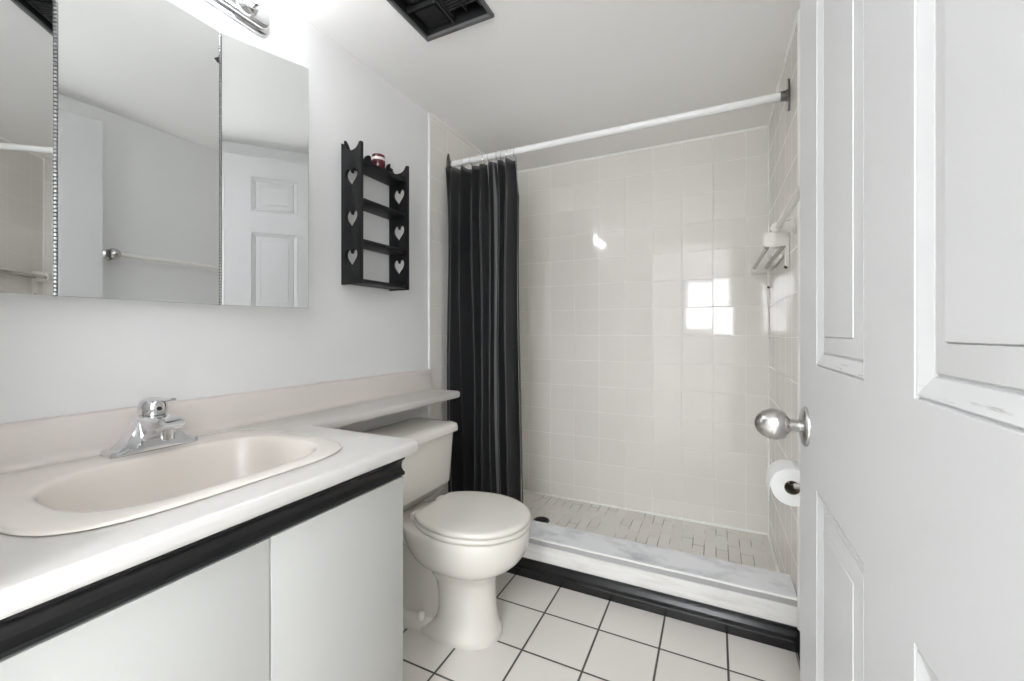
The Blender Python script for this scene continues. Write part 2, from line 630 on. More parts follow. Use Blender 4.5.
lathe(bm, (-.10, -1.10, 2.414), (0, 0, -1), [(.18, 0), (.175, .02), (.15, .045), (.10, .065), (.04, .074), (0, .075)])
obj('added_lamp_dome', bm, 'hallfill', hl)

# door frame
bm = bmesh.new()
for x0, x1 in ((DX0 - .062, DX0 - .002), (DX1 + .002, XR - .002)):
    box(bm, x0, x1, YF, YF + .014, 0, DZ + .05, .003)
box(bm, DX0 - .062, XR - .002, YF, YF + .014, DZ + .002, DZ + .06, .003)
struct('trim_10', bm, 'white', 'white casing around the doorway', 'trim')

# ------------------------------------------------------------------ the six-panel door
DFX, DBX, DY0, DY1 = 0.140, 0.175, 0.102, 0.921
ys = [0.102, 0.205, 0.432, 0.555, 0.783, 0.921]
zs = [0.012, 0.245, 0.828, 1.018, 1.620, 1.735, 1.926, 2.035]


def door_face(bm, fx, sgn):
    """sgn -1: face looks to -X"""
    def V(y, z, d):
        return bm.verts.new((fx - sgn * d, y, z))
    for i in range(5):
        for j in range(7):
            y0, y1, z0, z1 = ys[i], ys[i + 1], zs[j], zs[j + 1]
            if i in (1, 3) and j in (1, 3, 5):
                loops = [(0, 0), (.0012, .0030), (.0024, .0030), (.0034, .0004), (.0185, .0050), (.0195, .0072), (.0208, .0072), (.0220, .0050), (.044, .0020), (.0447, .0036), (.0456, .0012)]
                prev = None
                for ins, d in loops:
                    cur = [V(y0 + ins, z0 + ins, d), V(y1 - ins, z0 + ins, d), V(y1 - ins, z1 - ins, d), V(y0 + ins, z1 - ins, d)]
                    if prev:
                        for k in range(4):
                            bm.faces.new((prev[k], prev[(k + 1) % 4], cur[(k + 1) % 4], cur[k]))
                    prev = cur
                bm.faces.new(prev)
            else:
                bm.faces.new([V(y0, z0, 0), V(y1, z0, 0), V(y1, z1, 0), V(y0, z1, 0)])


bm = bmesh.new()
door_face(bm, DFX, -1)
door_face(bm, DBX, 1)
for i in range(5):
    for z in (zs[0], zs[-1]):
        bm.faces.new([bm.verts.new(p) for p in ((DFX, ys[i], z), (DFX, ys[i + 1], z), (DBX, ys[i + 1], z), (DBX, ys[i], z))])
for j in range(7):
    for y in (ys[0], ys[-1]):
        bm.faces.new([bm.verts.new(p) for p in ((DFX, y, zs[j]), (DFX, y, zs[j + 1]), (DBX, y, zs[j + 1]), (DBX, y, zs[j]))])
bmesh.ops.remove_doubles(bm, verts=bm.verts, dist=1e-5)
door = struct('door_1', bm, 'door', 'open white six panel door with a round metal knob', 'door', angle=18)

KY, KZ = 0.862, 0.909
for sg, fx in ((-1, DFX), (1, DBX)):
    kn = bmesh.new()
    s = 1.0 if sg < 0 else .72
    lathe(kn, (fx + sg * .008, KY, KZ), (sg, 0, 0), [(.011, 0), (.011, .014 * s), (.013, .018 * s), (.0225, .0225 * s), (.0260, .030 * s), (.0268, .037 * s), (.0255, .047 * s), (.0215, .057 * s), (.0145, .0645 * s), (.007, .068 * s), (0, .069 * s)], 40)
    k_o = obj('door_knob', kn, 'nickel', door, angle=50)
    k_o['label'] = 'brushed metal knob'
    ro = bmesh.new()
    lathe(ro, (fx, KY, KZ), (sg, 0, 0), [(.0335, 0), (.0335, .003), (.030, .006), (.018, .009), (.012, .010), (0, .010)], 40)
    obj('rosette', ro, 'nickel', k_o, angle=50)
for z in (.30, 1.80):
    bm = bmesh.new()
    tube(bm, [(DFX + .02, DY0 - .004, z - .045), (DFX + .02, DY0 - .004, z + .045)], .006, 12)
    obj('door_hinge', bm, 'nickel', door)
bm = B(DFX + .006, DBX - .006, DY1 - .001, DY1 + .0015, KZ - .028, KZ + .028)
obj('latch_plate', bm, 'nickel', door)

# ------------------------------------------------------------------ vanity cabinet
vc = thing('vanity_cabinet', 'white flat-front vanity cabinet with a black top strip under the sink counter', 'cabinet', (-.98, .455, 0))
CY0, CY1 = YF + .004, 0.825
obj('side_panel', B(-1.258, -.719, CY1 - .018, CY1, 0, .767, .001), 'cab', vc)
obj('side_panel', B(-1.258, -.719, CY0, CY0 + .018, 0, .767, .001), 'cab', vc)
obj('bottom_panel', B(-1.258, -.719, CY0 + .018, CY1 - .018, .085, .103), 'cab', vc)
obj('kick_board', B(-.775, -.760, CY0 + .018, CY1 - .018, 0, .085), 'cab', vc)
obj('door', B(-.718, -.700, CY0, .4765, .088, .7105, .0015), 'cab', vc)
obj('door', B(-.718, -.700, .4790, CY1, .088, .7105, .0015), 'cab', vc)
sp = [(-.718, .713), (-.700, .713), (-.6965, .716), (-.6965, .7215), (-.701, .7245), (-.706, .730), (-.707, .738), (-.704, .747), (-.699, .7515), (-.6965, .754), (-.6965, .7575), (-.699, .760), (-.718, .760)]
bm = loft(bmesh.new(), [[(x, y, z) for x, z in sp] for y in (CY0, CY1 + .002)])
st = obj('finger_pull_strip', bm, 'black', vc, angle=30)
st['label'] = 'black finger-pull strip'

# ------------------------------------------------------------------ countertop
ZT = 0.800


def arc(cx, cy, r, a0, a1, n=8):
    return [(cx + r * math.cos(math.radians(a0 + (a1 - a0) * i / n)), cy + r * math.sin(math.radians(a0 + (a1 - a0) * i / n))) for i in range(n + 1)]


out = [(-1.260, YF + .002), (-.665, YF + .002)] + arc(-.687, .829, .022, 0, 90) + arc(-1.052, .855, .004, 270, 180, 3) + arc(-1.064, 1.632, .008, 0, 90, 5) + [(-1.260, 1.640)]
hl_ = [(p[0], p[1]) for p in superell(-.945, .472, .183, .240, 3.2, 0)]
bm = plate([out, hl_], .032, .012, 5)
bmesh.ops.translate(bm, verts=bm.verts, vec=(0, 0, ZT - .032))
ct = obj('countertop', bm, 'counter', origin=(-.96, .46, ZT - .032), angle=40)
tag(ct, 'off-white vanity countertop with a narrow ledge running over the toilet tank', 'countertop')
bs = bmesh.new()
pr = [(-1.2615, .800), (-1.226, .800), (-1.232, .803), (-1.238, .810), (-1.240, .820), (-1.240, .878), (-1.243, .886), (-1.249, .890), (-1.2615, .890)]
loft(bs, [[(x, y, z) for x, z in pr] for y in (YF + .003, 1.664)])
b_ = obj('backsplash', bs, 'splash', ct, angle=50)
b_['label'] = 'beige upstand along the wall'

# ------------------------------------------------------------------ sink
sk = thing('sink', 'oblong bone coloured basin set in the vanity counter below the faucet', 'sink', (-.95, .472, .655))
N = 96
rings = [superell(-.972, .474, .222, .262, 4.2, .8003, N), superell(-.972, .474, .230, .269, 4.2, .8018, N), superell(-.972, .474, .229, .268, 4.2, .8042, N),
         superell(-.971, .474, .223, .262, 4.2, .8060, N), superell(-.935, .482, .164, .223, 3.1, .8058, N), superell(-.934, .483, .159, .218, 3.0, .8048, N), superell(-.933, .484, .156, .214, 3.0, .8025, N),
         superell(-.933, .484, .153, .211, 3.0, .797, N), superell(-.932, .484, .149, .206, 3.0, .78, N), superell(-.932, .484, .140, .197, 3.0, .74, N),
         superell(-.932, .484, .125, .182, 2.8, .705, N), superell(-.932, .484, .100, .155, 2.6, .682, N), superell(-.932, .476, .06, .10, 2.3, .672, N), superell(-.932, .476, .022, .022, 2, .669, N)]
bm = loft(bmesh.new(), rings, cap0=False, cap1=True)
obj('basin', bm, 'sink', sk, angle=60)
bm = bmesh.new()
lathe(bm, (-.932, .475, .668), (0, 0, 1), [(.024, 0), (.024, .003), (.020, .004), (.018, .002), (.012, .005), (0, .006)])
obj('drain', bm, 'chrome', sk)

# ------------------------------------------------------------------ faucet
FX, FY, FZ = -1.152, .504, .8062
fa = thing('faucet', 'chrome single-lever faucet on the back rim of the sink', 'faucet', (FX, FY, FZ))
bm = bmesh.new()
rg = []
for y in [.95 * q for q in (-.088, -.0875, -.084, -.078, -.070, -.062, -.055, -.048, -.041, -.034, -.028, -.022, 0, .022, .028, .034, .041, .048, .055, .062, .070, .078, .084, .0875, .088)]:
    a = abs(y)
    h = .013 if a >= .064 else .013 + .060 * (1 - ((a - .026) / .038)) ** 1.15 if a > .026 else .073
    if a > .079:
        h = .013 - (a - .079) * 1.6
    hx = .0275 if a < .076 else .0275 - (a - .076) * .9
    tp_ = .66 if h > .03 else .86
    k = min(1, (h - .012) / .06)
    tw = hx * (.92 - .32 * max(k, 0))
    rg.append([(FX - hx, FY + y, FZ), (FX + hx, FY + y, FZ), (FX + hx, FY + y, FZ + .004), (FX + tw, FY + y, FZ + h * .86), (FX + tw * .85, FY + y, FZ + h), (FX - tw * .85, FY + y, FZ + h), (FX - tw, FY + y, FZ + h * .86), (FX - hx, FY + y, FZ + .004)])
loft(bm, rg)
obj('faucet_base', bm, 'chrome', fa, angle=28)
bm = bmesh.new()


def sec(x, w, z0, z1, c):
    return [(FX + x, FY - w + c, FZ + z0), (FX + x, FY + w - c, FZ + z0), (FX + x, FY + w, FZ + z0 + c), (FX + x, FY + w, FZ + z1 - c * .8), (FX + x, FY + w - c, FZ + z1), (FX + x, FY - w + c, FZ + z1), (FX + x, FY - w, FZ + z1 - c * .8), (FX + x, FY - w, FZ + z0 + c)]


loft(bm, [sec(-.02, .027, .02, .070, .004), sec(.005, .030, .012, .075, .005), sec(.03, .030, .030, .077, .007), sec(.055, .029, .043, .077, .008), sec(.078, .027, .048, .076, .008), sec(.092, .022, .056, .068, .005)])
obj('spout', bm, 'chrome', fa, angle=28)
bm = bmesh.new()
lathe(bm, (FX + .066, FY, FZ + .050), (0, 0, -1), [(.0135, 0), (.0135, .012), (.0115, .013), (.0115, .022), (.009, .023), (0, .020)], 24)
obj('aerator', bm, 'chrome', fa)
bm = bmesh.new()
lathe(bm, (FX, FY, FZ + .072), (0.10, 0, 1), [(.024, 0), (.0255, .003), (.0255, .006), (.024, .007), (.0265, .009), (.0268, .020), (.0262, .029), (.0235, .036), (.017, .0410), (.008, .0430), (0, .0435)], 36)
hd = obj('handle', bm, 'chrome', fa, angle=40)
bm = bmesh.new()
lv = []
for t, w, th in ((0, .014, .006), (.3, .012, .005), (.6, .009, .0042), (.85, .008, .004), (1, .006, .003)):
    x = FX + .008 + t * .078
    z = FZ + .1085 + .008 * t
    lv.append([(x + .0, FY + w * math.cos(q), z + th * math.sin(q)) for q in [2 * PI * i / 14 for i in range(14)]])
loft(bm, lv)
obj('lever', bm, 'chrome', hd, angle=50)
bm = bmesh.new()
lathe(bm, (FX + .0290, FY, FZ + .092), (1, 0, .1), [(.0045, 0), (.0045, .0025), (0, .003)], 16)
dt = obj('temperature_dot', bm, 'rubber', hd)
dt['label'] = 'dark temperature dot'

# ------------------------------------------------------------------ three-wing mirror cabinet
mc = thing('mirror_cabinet', 'frameless mirror cabinet with two wings swung forward above the vanity', 'mirror', (-1.235, .52, 1.143))
MX = -1.200
MZ0, MZ1 = 1.143, 1.879
obj('cabinet_body', B(-1.2620, MX - .006, .30, .740, 1.165, 1.860, .002), 'white', mc)
obj('mirror_panel', B(MX - .004, MX, .3660, .6740, MZ0, MZ1, .0008, seg=1), 'mirror', mc, flat=True)


def wing(hy, ang, w, right):
    """a mirrored leaf hinged at y = hy, swung out by ang"""
    d = Vector((math.sin(ang), math.cos(ang) * (1 if right else -1), 0))
    nrm = Vector((math.cos(ang), -math.sin(ang) * (1 if right else -1), 0))
    bm = box(bmesh.new(), -.004, 0, 0, w, MZ0, MZ1, .0008, seg=1)
    m = cols(nrm, d, Vector((0, 0, 1)), Vector((MX, hy, 0)))
    xf(bm, m)
    o = obj('mirror_panel', bm, 'mirror', mc, flat=True)
    bk = box(bmesh.new(), -.010, -.0045, .004, w - .004, MZ0 + .004, MZ1 - .004, .001)
    xf(bk, m)
    k = obj('backing_board', bk, 'white', o)
    k['label'] = 'white back of the wing'
    return o


wr = wing(.6800, math.radians(20.3), .223, True)
wl = wing(.3600, math.radians(20.3), .235, False)
for y in (.6770, .3630):
    bm = bmesh.new()
    n = 92
    for i in range(n):
        z = MZ0 + (MZ1 - MZ0) * (i + .5) / n
        lathe(bm, (MX - .0005, y, z - .0027), (0, 0, 1), [(.0034, 0), (.0034, .0054)], 8)
    obj('piano_hinge', bm, 'steel', mc)
    obj('hinge_gap', B(MX - .0055, MX - .0036, y - .004, y + .004, MZ0, MZ1), 'rubber', mc)
bm = plate([[(0, 0), (.010, .008), (.010, -.008)]], .002)  # flat black triangle on the mirror face beside the hinge
xf(bm, cols(Vector((0, 1, 0)), Vector((0, 0, 1)), Vector((1, 0, 0)), Vector((MX, .662, 1.800))))
cl = obj('mirror_triangle', bm, 'rubber', mc)
cl['label'] = 'small black triangle'

# ------------------------------------------------------------------ vanity light
vl = thing('vanity_light', 'chrome strip light with round glowing bulbs above the mirror', 'lamp', (XL, .56, 2.03))
LZ = 2.030


def stadium(y0, y1, z0, z1, r):
    return arc(y1 - r, z1 - r, r, 0, 90, 6) + arc(y0 + r, z1 - r, r, 90, 180, 6) + arc(y0 + r, z0 + r, r, 180, 270, 6) + arc(y1 - r, z0 + r, r, 270, 360, 6)


YZ = lambda x: cols(Vector((0, 1, 0)), Vector((0, 0, 1)), Vector((1, 0, 0)), Vector((x, 0, 0)))
bm = xf(plate([stadium(.31, .852, LZ - .050, LZ + .050, .035)], .012, .004, 2), YZ(XL + .001))
obj('wall_plate', bm, 'chrome', vl)
bm = xf(plate([stadium(.322, .840, LZ - .040, LZ + .040, .03)], .022, .009, 3), YZ(XL + .013))
obj('raised_bar', bm, 'chrome', vl)
for y in (.44, .60, .76):
    bm = bmesh.new()
    lathe(bm, (XL + .034, y, LZ), (1, 0, 0), [(.038, 0), (.036, .008), (.024, .016), (.021, .022), (.021, .040), (.018, .044), (0, .044)], 28)
    so = obj('socket', bm, 'chrome', vl)
    bm = bmesh.new()
    cx = XL + .034 + .044
    prof = [(.014, 0), (.016, .008)] + [(.042 * math.sin(a), .050 - .042 * math.cos(a)) for a in [math.radians(q) for q in range(25, 180, 11)]] + [(0, .092)]
    lathe(bm, (cx, y, LZ), (1, 0, 0), prof, 28)
    bo = obj('bulb', bm, 'bulb', so, angle=80)
    bo['label'] = 'glowing round bulb'

# ------------------------------------------------------------------ ceiling vent
cv = thing('ceiling_vent', 'black square exhaust fan housing without its cover, set in the ceiling', 'vent', (-.808, 1.107, ZC))
rim = plate([[(VX0 - .006, VY0 - .006), (VX1 + .006, VY0 - .006), (VX1 + .006, VY1 + .010), (VX0 - .006, VY1 + .010)], [(VX0 + .004, VY0 + .004), (VX1 - .004, VY0 + .004), (VX1 - .004, VY1 - .004), (VX0 + .004, VY1 - .004)]], .012, .001, 1)
bmesh.ops.translate(rim, verts=rim.verts, vec=(0, 0, ZC - .0125))
obj('rim', rim, 'vent_rim', cv)
hs = bmesh.new()
t = .003
box(hs, VX0 + .002, VX0 + .005, VY0 + .002, VY1 - .002, ZC - .002, ZC + .14)
box(hs, VX1 - .005, VX1 - .002, VY0 + .002, VY1 - .002, ZC - .002, ZC + .14)
box(hs, VX0 + .002, VX1 - .002, VY0 + .002, VY0 + .005, ZC - .002, ZC + .14)
box(hs, VX0 + .002, VX1 - .002, VY1 - .005, VY1 - .002, ZC - .002, ZC + .14)
box(hs, VX0 + .002, VX1 - .002, VY0 + .002, VY1 - .002, ZC + .137, ZC + .14)
obj('housing', hs, 'vent_dark', cv)
bm = bmesh.new()
box(bm, -.822, -.816, VY0 + .006, VY1 - .006, ZC + .004, ZC + .10)
box(bm, VX0 + .006, -.822, 1.120, 1.126, ZC + .004, ZC + .10)
obj('divider', bm, 'vent', cv)
obj('junction_box', B(VX0 + .022, -.832, 1.136, 1.222, ZC + .008, ZC + .10, .004), 'vent_dark', cv)
obj('motor_cover', B(VX0 + .022, -.832, 1.000, 1.112, ZC + .014, ZC + .10, .004), 'vent_dark', cv)
bm = bmesh.new()
for i in range(13):
    y = VY0 + .060 + i * .012
    box(bm, -.806, -.700, y, y + .0045, ZC + .010, ZC + .030)
box(bm, -.811, -.806, VY0 + .05, VY1 - .03, ZC + .008, ZC + .032)
box(bm, -.700, -.695, VY0 + .05, VY1 - .03, ZC + .008, ZC + .032)
box(bm, -.755, -.751, VY0 + .05, VY1 - .03, ZC + .008, ZC + .032)
obj('grille', bm, 'vent', cv)

# ------------------------------------------------------------------ black heart shelf with candle
SY0, SY1, SXF = 1.138, 1.408, -1.162
SZ0, SZ1 = 1.247, 1.768
ws = thing('wall_shelf', 'black wooden wall shelf with heart cut-outs in its sides', 'shelf', (XL + .05, (SY0 + SY1) / 2, SZ0))


def heart(cx, cz, w, h, n=36):
    o = []
    for i in range(n):
        t = 2 * PI * i / n
        x = 16 * math.sin(t) ** 3
        y = 13 * math.cos(t) - 5 * math.cos(2 * t) - 2 * math.cos(3 * t) - math.cos(4 * t)
        o.append((cx + x / 32 * w, cz + (y + 2.5) / 29 * h))
    return o


dpt = SXF - (XL + .0015)
side = [(0, 0), (dpt, 0), (dpt, .505)]
side += [(dpt, .521), (dpt - .010, .521)]
for i in range(1, 12):
    a = PI * i / 12
    side.append((dpt / 2 + (dpt / 2 - .012) * math.cos(a), .521 - .026 * math.sin(a)))
side += [(.010, .526), (0, .530)]
for y in (SY0, SY1 - .013):
    bm = plate([side] + [heart(dpt * .52, z - SZ0, .060, .070) for z in (1.640, 1.486, 1.342)], .013, .0012, 1)
    xf(bm, cols(Vector((1, 0, 0)), Vector((0, 0, 1)), Vector((0, -1, 0)), Vector((XL + .0015, y + .013, SZ0))))
    obj('side_panel', bm, 'shelf', ws)
SHZ = (1.711, 1.566, 1.414, 1.266)
for z in SHZ:
    obj('shelf_board', B(XL + .0015, SXF - .006, SY0 + .0135, SY1 - .0135, z - .014, z, .0012), 'shelf', ws)
cr = [(0, 0), (SY1 - SY0 - .027, 0)]
wd = SY1 - SY0 - .027
for i in range(0, 33):
    u = 1 - i / 32
    h = .040 + .030 * math.cos(4 * PI * u) * (1 if abs(u - .5) < .25 else 1.35)
    cr.append((wd * u, max(h, .008)))
bm = plate([cr], .009, .001, 1)
xf(bm, cols(Vector((0, 1, 0)), Vector((0, 0, 1)), Vector((1, 0, 0)), Vector((XL + .0015, SY0 + .0135, 1.711))))
obj('back_crest', bm, 'shelf', ws)

ca = thing('candle_jar', 'small dark red candle jar with a pale band on the black heart shelf', 'candle', (-1.205, 1.272, 1.711))
bm = bmesh.new()
lathe(bm, (-1.205, 1.272, 1.7113), (0, 0, 1), [(.024, 0), (.026, .003), (.026, .050), (.0255, .057), (.0245, .059), (.0235, .057), (.0235, .050), (0, .049)], 28)
obj('glass_jar', bm, 'candle', ca)
bm = bmesh.new()
lathe(bm, (-1.205, 1.272, 1.748), (0, 0, 1), [(.0245, 0), (.0266, .0005), (.0266, .0105), (.0245, .011)], 28)
lb = obj('band', bm, 'label', ca)
lb['label'] = 'pale pink band'

# ------------------------------------------------------------------ toilet (axis runs from the left wall towards +X)
TY = 1.300
T0 = XL
to = thing('toilet', 'bone coloured two-piece toilet with its lid closed, beside the vanity', 'toilet', (T0 + .38, TY, 0))


def tsec(z, xb, xf_, xc, b, e=2.2, eb=3.2, n=72):
    o = []
    for i in range(n):
        t = 2 * PI * i / n
        c, s = math.cos(t), math.sin(t)
        ee = e if c >= 0 else eb
        a = xf_ - xc if c >= 0 else xc - xb
        o.append((T0 + xc + a * math.copysign(abs(c) ** (2 / ee), c), TY + b * math.copysign(abs(s) ** (2 / ee), s), z))
    return o


secs = [(.000, .28, .586, .43, .108, 2.1), (.012, .28, .587, .43, .109, 2.1), (.026, .31, .583, .43, .106, 2.1), (.042, .345, .576, .43, .100, 2.1), (.065, .36, .571, .44, .092, 2.1),
        (.10, .365, .567, .44, .086, 2.1), (.15, .36, .563, .44, .083, 2.1), (.19, .35, .563, .44, .086, 2.1), (.215, .33, .570, .445, .094, 2.1), (.235, .32, .586, .46, .107, 2.1), (.252, .305, .613, .47, .127, 2.1),
        (.262, .295, .631, .475, .142, 2.1), (.270, .287, .642, .478, .150, 2.1), (.285, .275, .659, .48, .160, 2.1), (.305, .262, .673, .48, .168, 2.1), (.335, .245, .684, .48, .174, 2.1), (.365, .235, .688, .48, .176, 2.1), (.384, .23, .687, .48, .175, 2.1), (.390, .235, .683, .48, .171, 2.1)]
bm = loft(bmesh.new(), [tsec(z, a, f, c, b, e) for z, a, f, c, b, e in secs])
bowl = obj('bowl', bm, 'porcelain', to, angle=60)
bm = bmesh.new()
rr_ = []
for x, w, z0, z1 in ((.035, .105, .322, .366), (.05, .110, .318, .370), (.12, .112, .316, .370), (.20, .116, .312, .374), (.26, .128, .308, .383), (.32, .146, .302, .3885), (.40, .156, .298, .3885)):
    c = .022
    pts = []
    for (cy, cz_, a0) in ((w - c, z1 - c, 0), (-w + c, z1 - c, 90), (-w + c, z0 + c, 180), (w - c, z0 + c, 270)):
        for q in range(5):
            a = math.radians(a0 + 90 * q / 4)
            pts.append((T0 + x, TY + cy + c * math.cos(a), cz_ + c * math.sin(a)))
    rr_.append(pts)
loft(bm, rr_)
obj('rear_deck', bm, 'porcelain', to, angle=60)
bm = bmesh.new()
loft(bm, [tsec(z, a, f, c, b, 2.4, 3.0) for z, a, f, c, b in ((0, .045, .40, .22, .102), (.030, .045, .40, .22, .102), (.042, .05, .395, .22, .095), (.045, .06, .39, .22, .078))])
obj('foot_flange', bm, 'porcelain', to, angle=50)
bm = bmesh.new()
loft(bm, [tsec(z, a, f, c, b, 2.4, 2.6) for z, a, f, c, b in ((.03, .05, .50, .25, .072), (.12, .06, .50, .25, .066), (.22, .06, .50, .25, .068), (.28, .06, .50, .25, .080), (.325, .05, .46, .25, .098))])
obj('trapway', bm, 'porcelain', to, angle=50)
for sg in (-1, 1):
    bm = bmesh.new()
    lathe(bm, (T0 + .312, TY + sg * .082, .044), (0, 0, 1), [(.0125, -.004), (.0125, .012), (.011, .019), (.007, .023), (0, .0245)], 20)
    obj('bolt_cap', bm, 'plastic', to)


def lidring(z, g, n=80):
    """round-front outline with a straight back"""
    o = []
    xc = .485
    xb = .298
    for i in range(n):
        t = 2 * PI * i / n
        c, s = math.cos(t), math.sin(t)
        a = .207 if c >= 0 else .234
        x = xc + a * c
        y = .181 * s
        if x < xb:
            x = xb
        y = max(-.181, min(.181, y))
        o.append((x, y))
    return [(T0 + xc + (x - xc) * g, TY + y * g, z) for x, y in o]


bm = loft(bmesh.new(), [lidring(.3925, .960), lidring(.394, .985), lidring(.400, 1.0), lidring(.407, .995), lidring(.410, .975)])
obj('seat', bm, 'seat', to, angle=55)
bm = loft(bmesh.new(), [lidring(.4125, .965), lidring(.414, .985), lidring(.419, .992), lidring(.425, .985), lidring(.4285, .965), lidring(.430, .90), lidring(.4315, .6), lidring(.432, .2)])
obj('lid', bm, 'seat', to, angle=55)
for sg in (-1, 1):
    obj('seat_hinge', B(T0 + .272, T0 + .302, TY + sg * .075 - .022, TY + sg * .075 + .022, .388, .418, .006, 3), 'seat', to)


def trect(z, x0, x1, w, r=.03):
    pts = []
    for cx, cy, a0 in ((x1 - r, w - r, 0), (x0 + r, w - r, 90), (x0 + r, -w + r, 180), (x1 - r, -w + r, 270)):
        for q in range(7):
            a = math.radians(a0 + 15 * q)
            pts.append((T0 + cx + r * math.cos(a), TY + cy + r * math.sin(a), z))
    return pts


bm = loft(bmesh.new(), [trect(.368, .045, .165, .175), trect(.374, .038, .180, .192), trect(.424, .028, .228, .229), trect(.430, .027, .232, .233), trect(.52, .025, .238, .238), trect(.644, .022, .245, .243)])
obj('tank', bm, 'porcelain', to, angle=22)
bm = loft(bmesh.new(), [trect(.642, .016, .254, .250), trect(.646, .012, .261, .256), trect(.662, .012, .261, .256), trect(.674, .016, .257, .253), trect(.681, .030, .243, .240), trect(.683, .050, .22, .21)])
obj('tank_lid', bm, 'porcelain', to, angle=50)

# ------------------------------------------------------------------ curtain rod, rings and curtain
RY, RZ = 1.850, 1.951
RYL, RZL, RYR, RZR = 1.833, 1.942, 1.880, 1.964
cr_ = thing('curtain_rod', 'white shower curtain rod spanning the shower between chrome brackets', 'rod', (XL, RY, RZ))
bm = bmesh.new()
tube(bm, [(XL + .022, RYL, RZL), (XR - .022, RYR, RZR)], .0155, 24)
obj('rod', bm, 'rod', cr_)
for sg, x, RY_, RZ_ in ((1, XL + .0045, RYL, RZL), (-1, XR - .0045, RYR, RZR)):
    bm = bmesh.new()
    ell = [(.016 * math.copysign(abs(math.cos(a)) ** 1.3, math.cos(a)), .062 * math.copysign(abs(math.sin(a)) ** 1.0, math.sin(a))) for a in [2 * PI * i / 32 for i in range(32)]]
    bm = plate([ell], .006, .002, 2)
    xf(bm, cols(Vector((0, 1, 0)), Vector((0, 0, 1)), Vector((sg, 0, 0)), Vector((x, RY_, RZ_))))
    lathe(bm, (x + sg * .005, RY_, RZ_), (sg, 0, 0), [(.022, 0), (.022, .006), (.0185, .010), (.0185, .024), (.0160, .025)], 24)
    obj('rod_bracket', bm, 'dark_nickel', cr_)


def u2x(u, y):
    a = (u - 512) / 420
    c, s = math.cos(math.radians(25.8)), math.sin(math.radians(25.8))
    return y * (a * c - s) / (a * s + c)


RX = [-1.226, -1.163, -1.112, -1.045, -1.014, -.967, -.946, -.914, -.893, -.877]
ring0 = None
for i, x in enumerate(RX):
    q = (x - XL) / (XR - XL)
    RY, RZ = RYL + (RYR - RYL) * q, RZL + (RZR - RZL) * q
    if ring0 is None:
        bm = bmesh.new()
        pts = [(0, .021 * math.sin(a), .0215 * math.cos(a) - .006) for a in [2 * PI * q / 28 for q in range(28)]]
        tube(bm, [(x, RY + p[1], RZ + p[2]) for p in pts], .0019, 8, closed=True)
        r_ = obj('curtain_ring', bm, 'chrome', origin=(x, RY, RZ))
        ring0 = r_
    else:
        r_ = ring0.copy()
        COL.objects.link(r_)
        r_.location = (x, RY, RZ)
        r_.rotation_euler = (0, 0, math.radians(random.uniform(-14, 14)))
    tag(r_, 'small chrome ring on the white rod holding the black curtain', 'curtain ring', 'chrome rings along the curtain rod')

RY = 1.842
NS, NZ = 260, 60
ZTOP, ZBOT = 1.918, .205
bm = bmesh.new()
grid = []
ks = []
for j in range(NZ + 1):
    v = j / NZ
    row = []
    for i in range(NS + 1):
        s = i / NS
        open_ = min(1, v / .10) ** .8
        xl = -1.252 + .006 * v - .012 * v * v * 0
        xr = -.872 + .014 * open_ + .022 * v ** 3
        w = s + .010 * math.sin(2 * PI * 3 * s + .6) * (1 - v * .4)
        x = xl + (xr - xl) * w
        ph = 2 * PI * 7.5 * s + .9 * math.sin(2 * PI * 1.3 * s + 1.0) + .6 * v * math.sin(7 * s + 2)
        amp = (.021 + .028 * open_) * (1 + .28 * math.sin(5.1 * s + 1.2 + 1.4 * v))
        env = min(1, s / .03, (1 - s) / .03)
        y = RY + .002 + amp * math.sin(ph) * (.5 + .5 * env) + .006 * math.sin(2 * PI * 17 * s + 3 * v) * v
        y -= .055 * math.exp(-s / .05)
        y += .010 * math.sin(11 * s + 5.5 * v + 1) * v
        x += .016 * math.cos(ph) * math.sin(ph) * open_ * env
        x += .004 * math.sin(6 * v + 9 * s)
        zt = ZTOP - .008 * (1 - math.cos(2 * PI * 9 * s)) * .5
        z = zt + (ZBOT - zt) * v
        row.append(bm.verts.new((x, y, z)))
        ks.append(s)
    grid.append(row)
for j in range(NZ):
    for i in range(NS):
        bm.faces.new((grid[j][i], grid[j][i + 1], grid[j + 1][i + 1], grid[j + 1][i]))
bm.verts.index_update()
cu = obj('shower_curtain', bm, 'curtain', origin=(-1.06, RY, ZBOT), angle=180)
at = cu.data.attributes.new('across', 'FLOAT', 'POINT')
at.data.foreach_set('value', ks)
so_ = cu.modifiers.new('thickness', 'SOLIDIFY')
so_.thickness = .0012
tag(cu, 'black shower curtain with thin silver stripes, drawn to the side', 'curtain')

# ------------------------------------------------------------------ towel bars on the right wall
tb_ = thing('towel_bar', 'white single towel bar on the wall behind the open door', 'towel bar', (XR, 1.40, 1.44))
bz, bx = 1.445, .203
bm = bmesh.new()
tube(bm, [(bx, 1.00, bz), (bx, 1.775, bz)], .0105, 18)
obj('bar', bm, 'plastic', tb_)
bm = bmesh.new()
lathe(bm, (XR - .0045, 1.772, bz), (-1, 0, 0), [(.026, 0), (.026, .006), (.021, .012), (.0185, .030), (.0185, .056), (.016, .065), (.010, .071), (0, .073)], 28)
obj('wall_post', bm, 'plastic', tb_)
bm = bmesh.new()
lathe(bm, (XR, .985, bz), (-1, 0, 0), [(.026, 0), (.026, .004), (.014, .008), (.012, .030), (.020, .036), (.026, .046), (.027, .056), (.024, .066), (.015, .074), (0, .077)], 28)
k_ = obj('wall_post', bm, 'nickel', tb_)
k_['label'] = 'round metal end post'

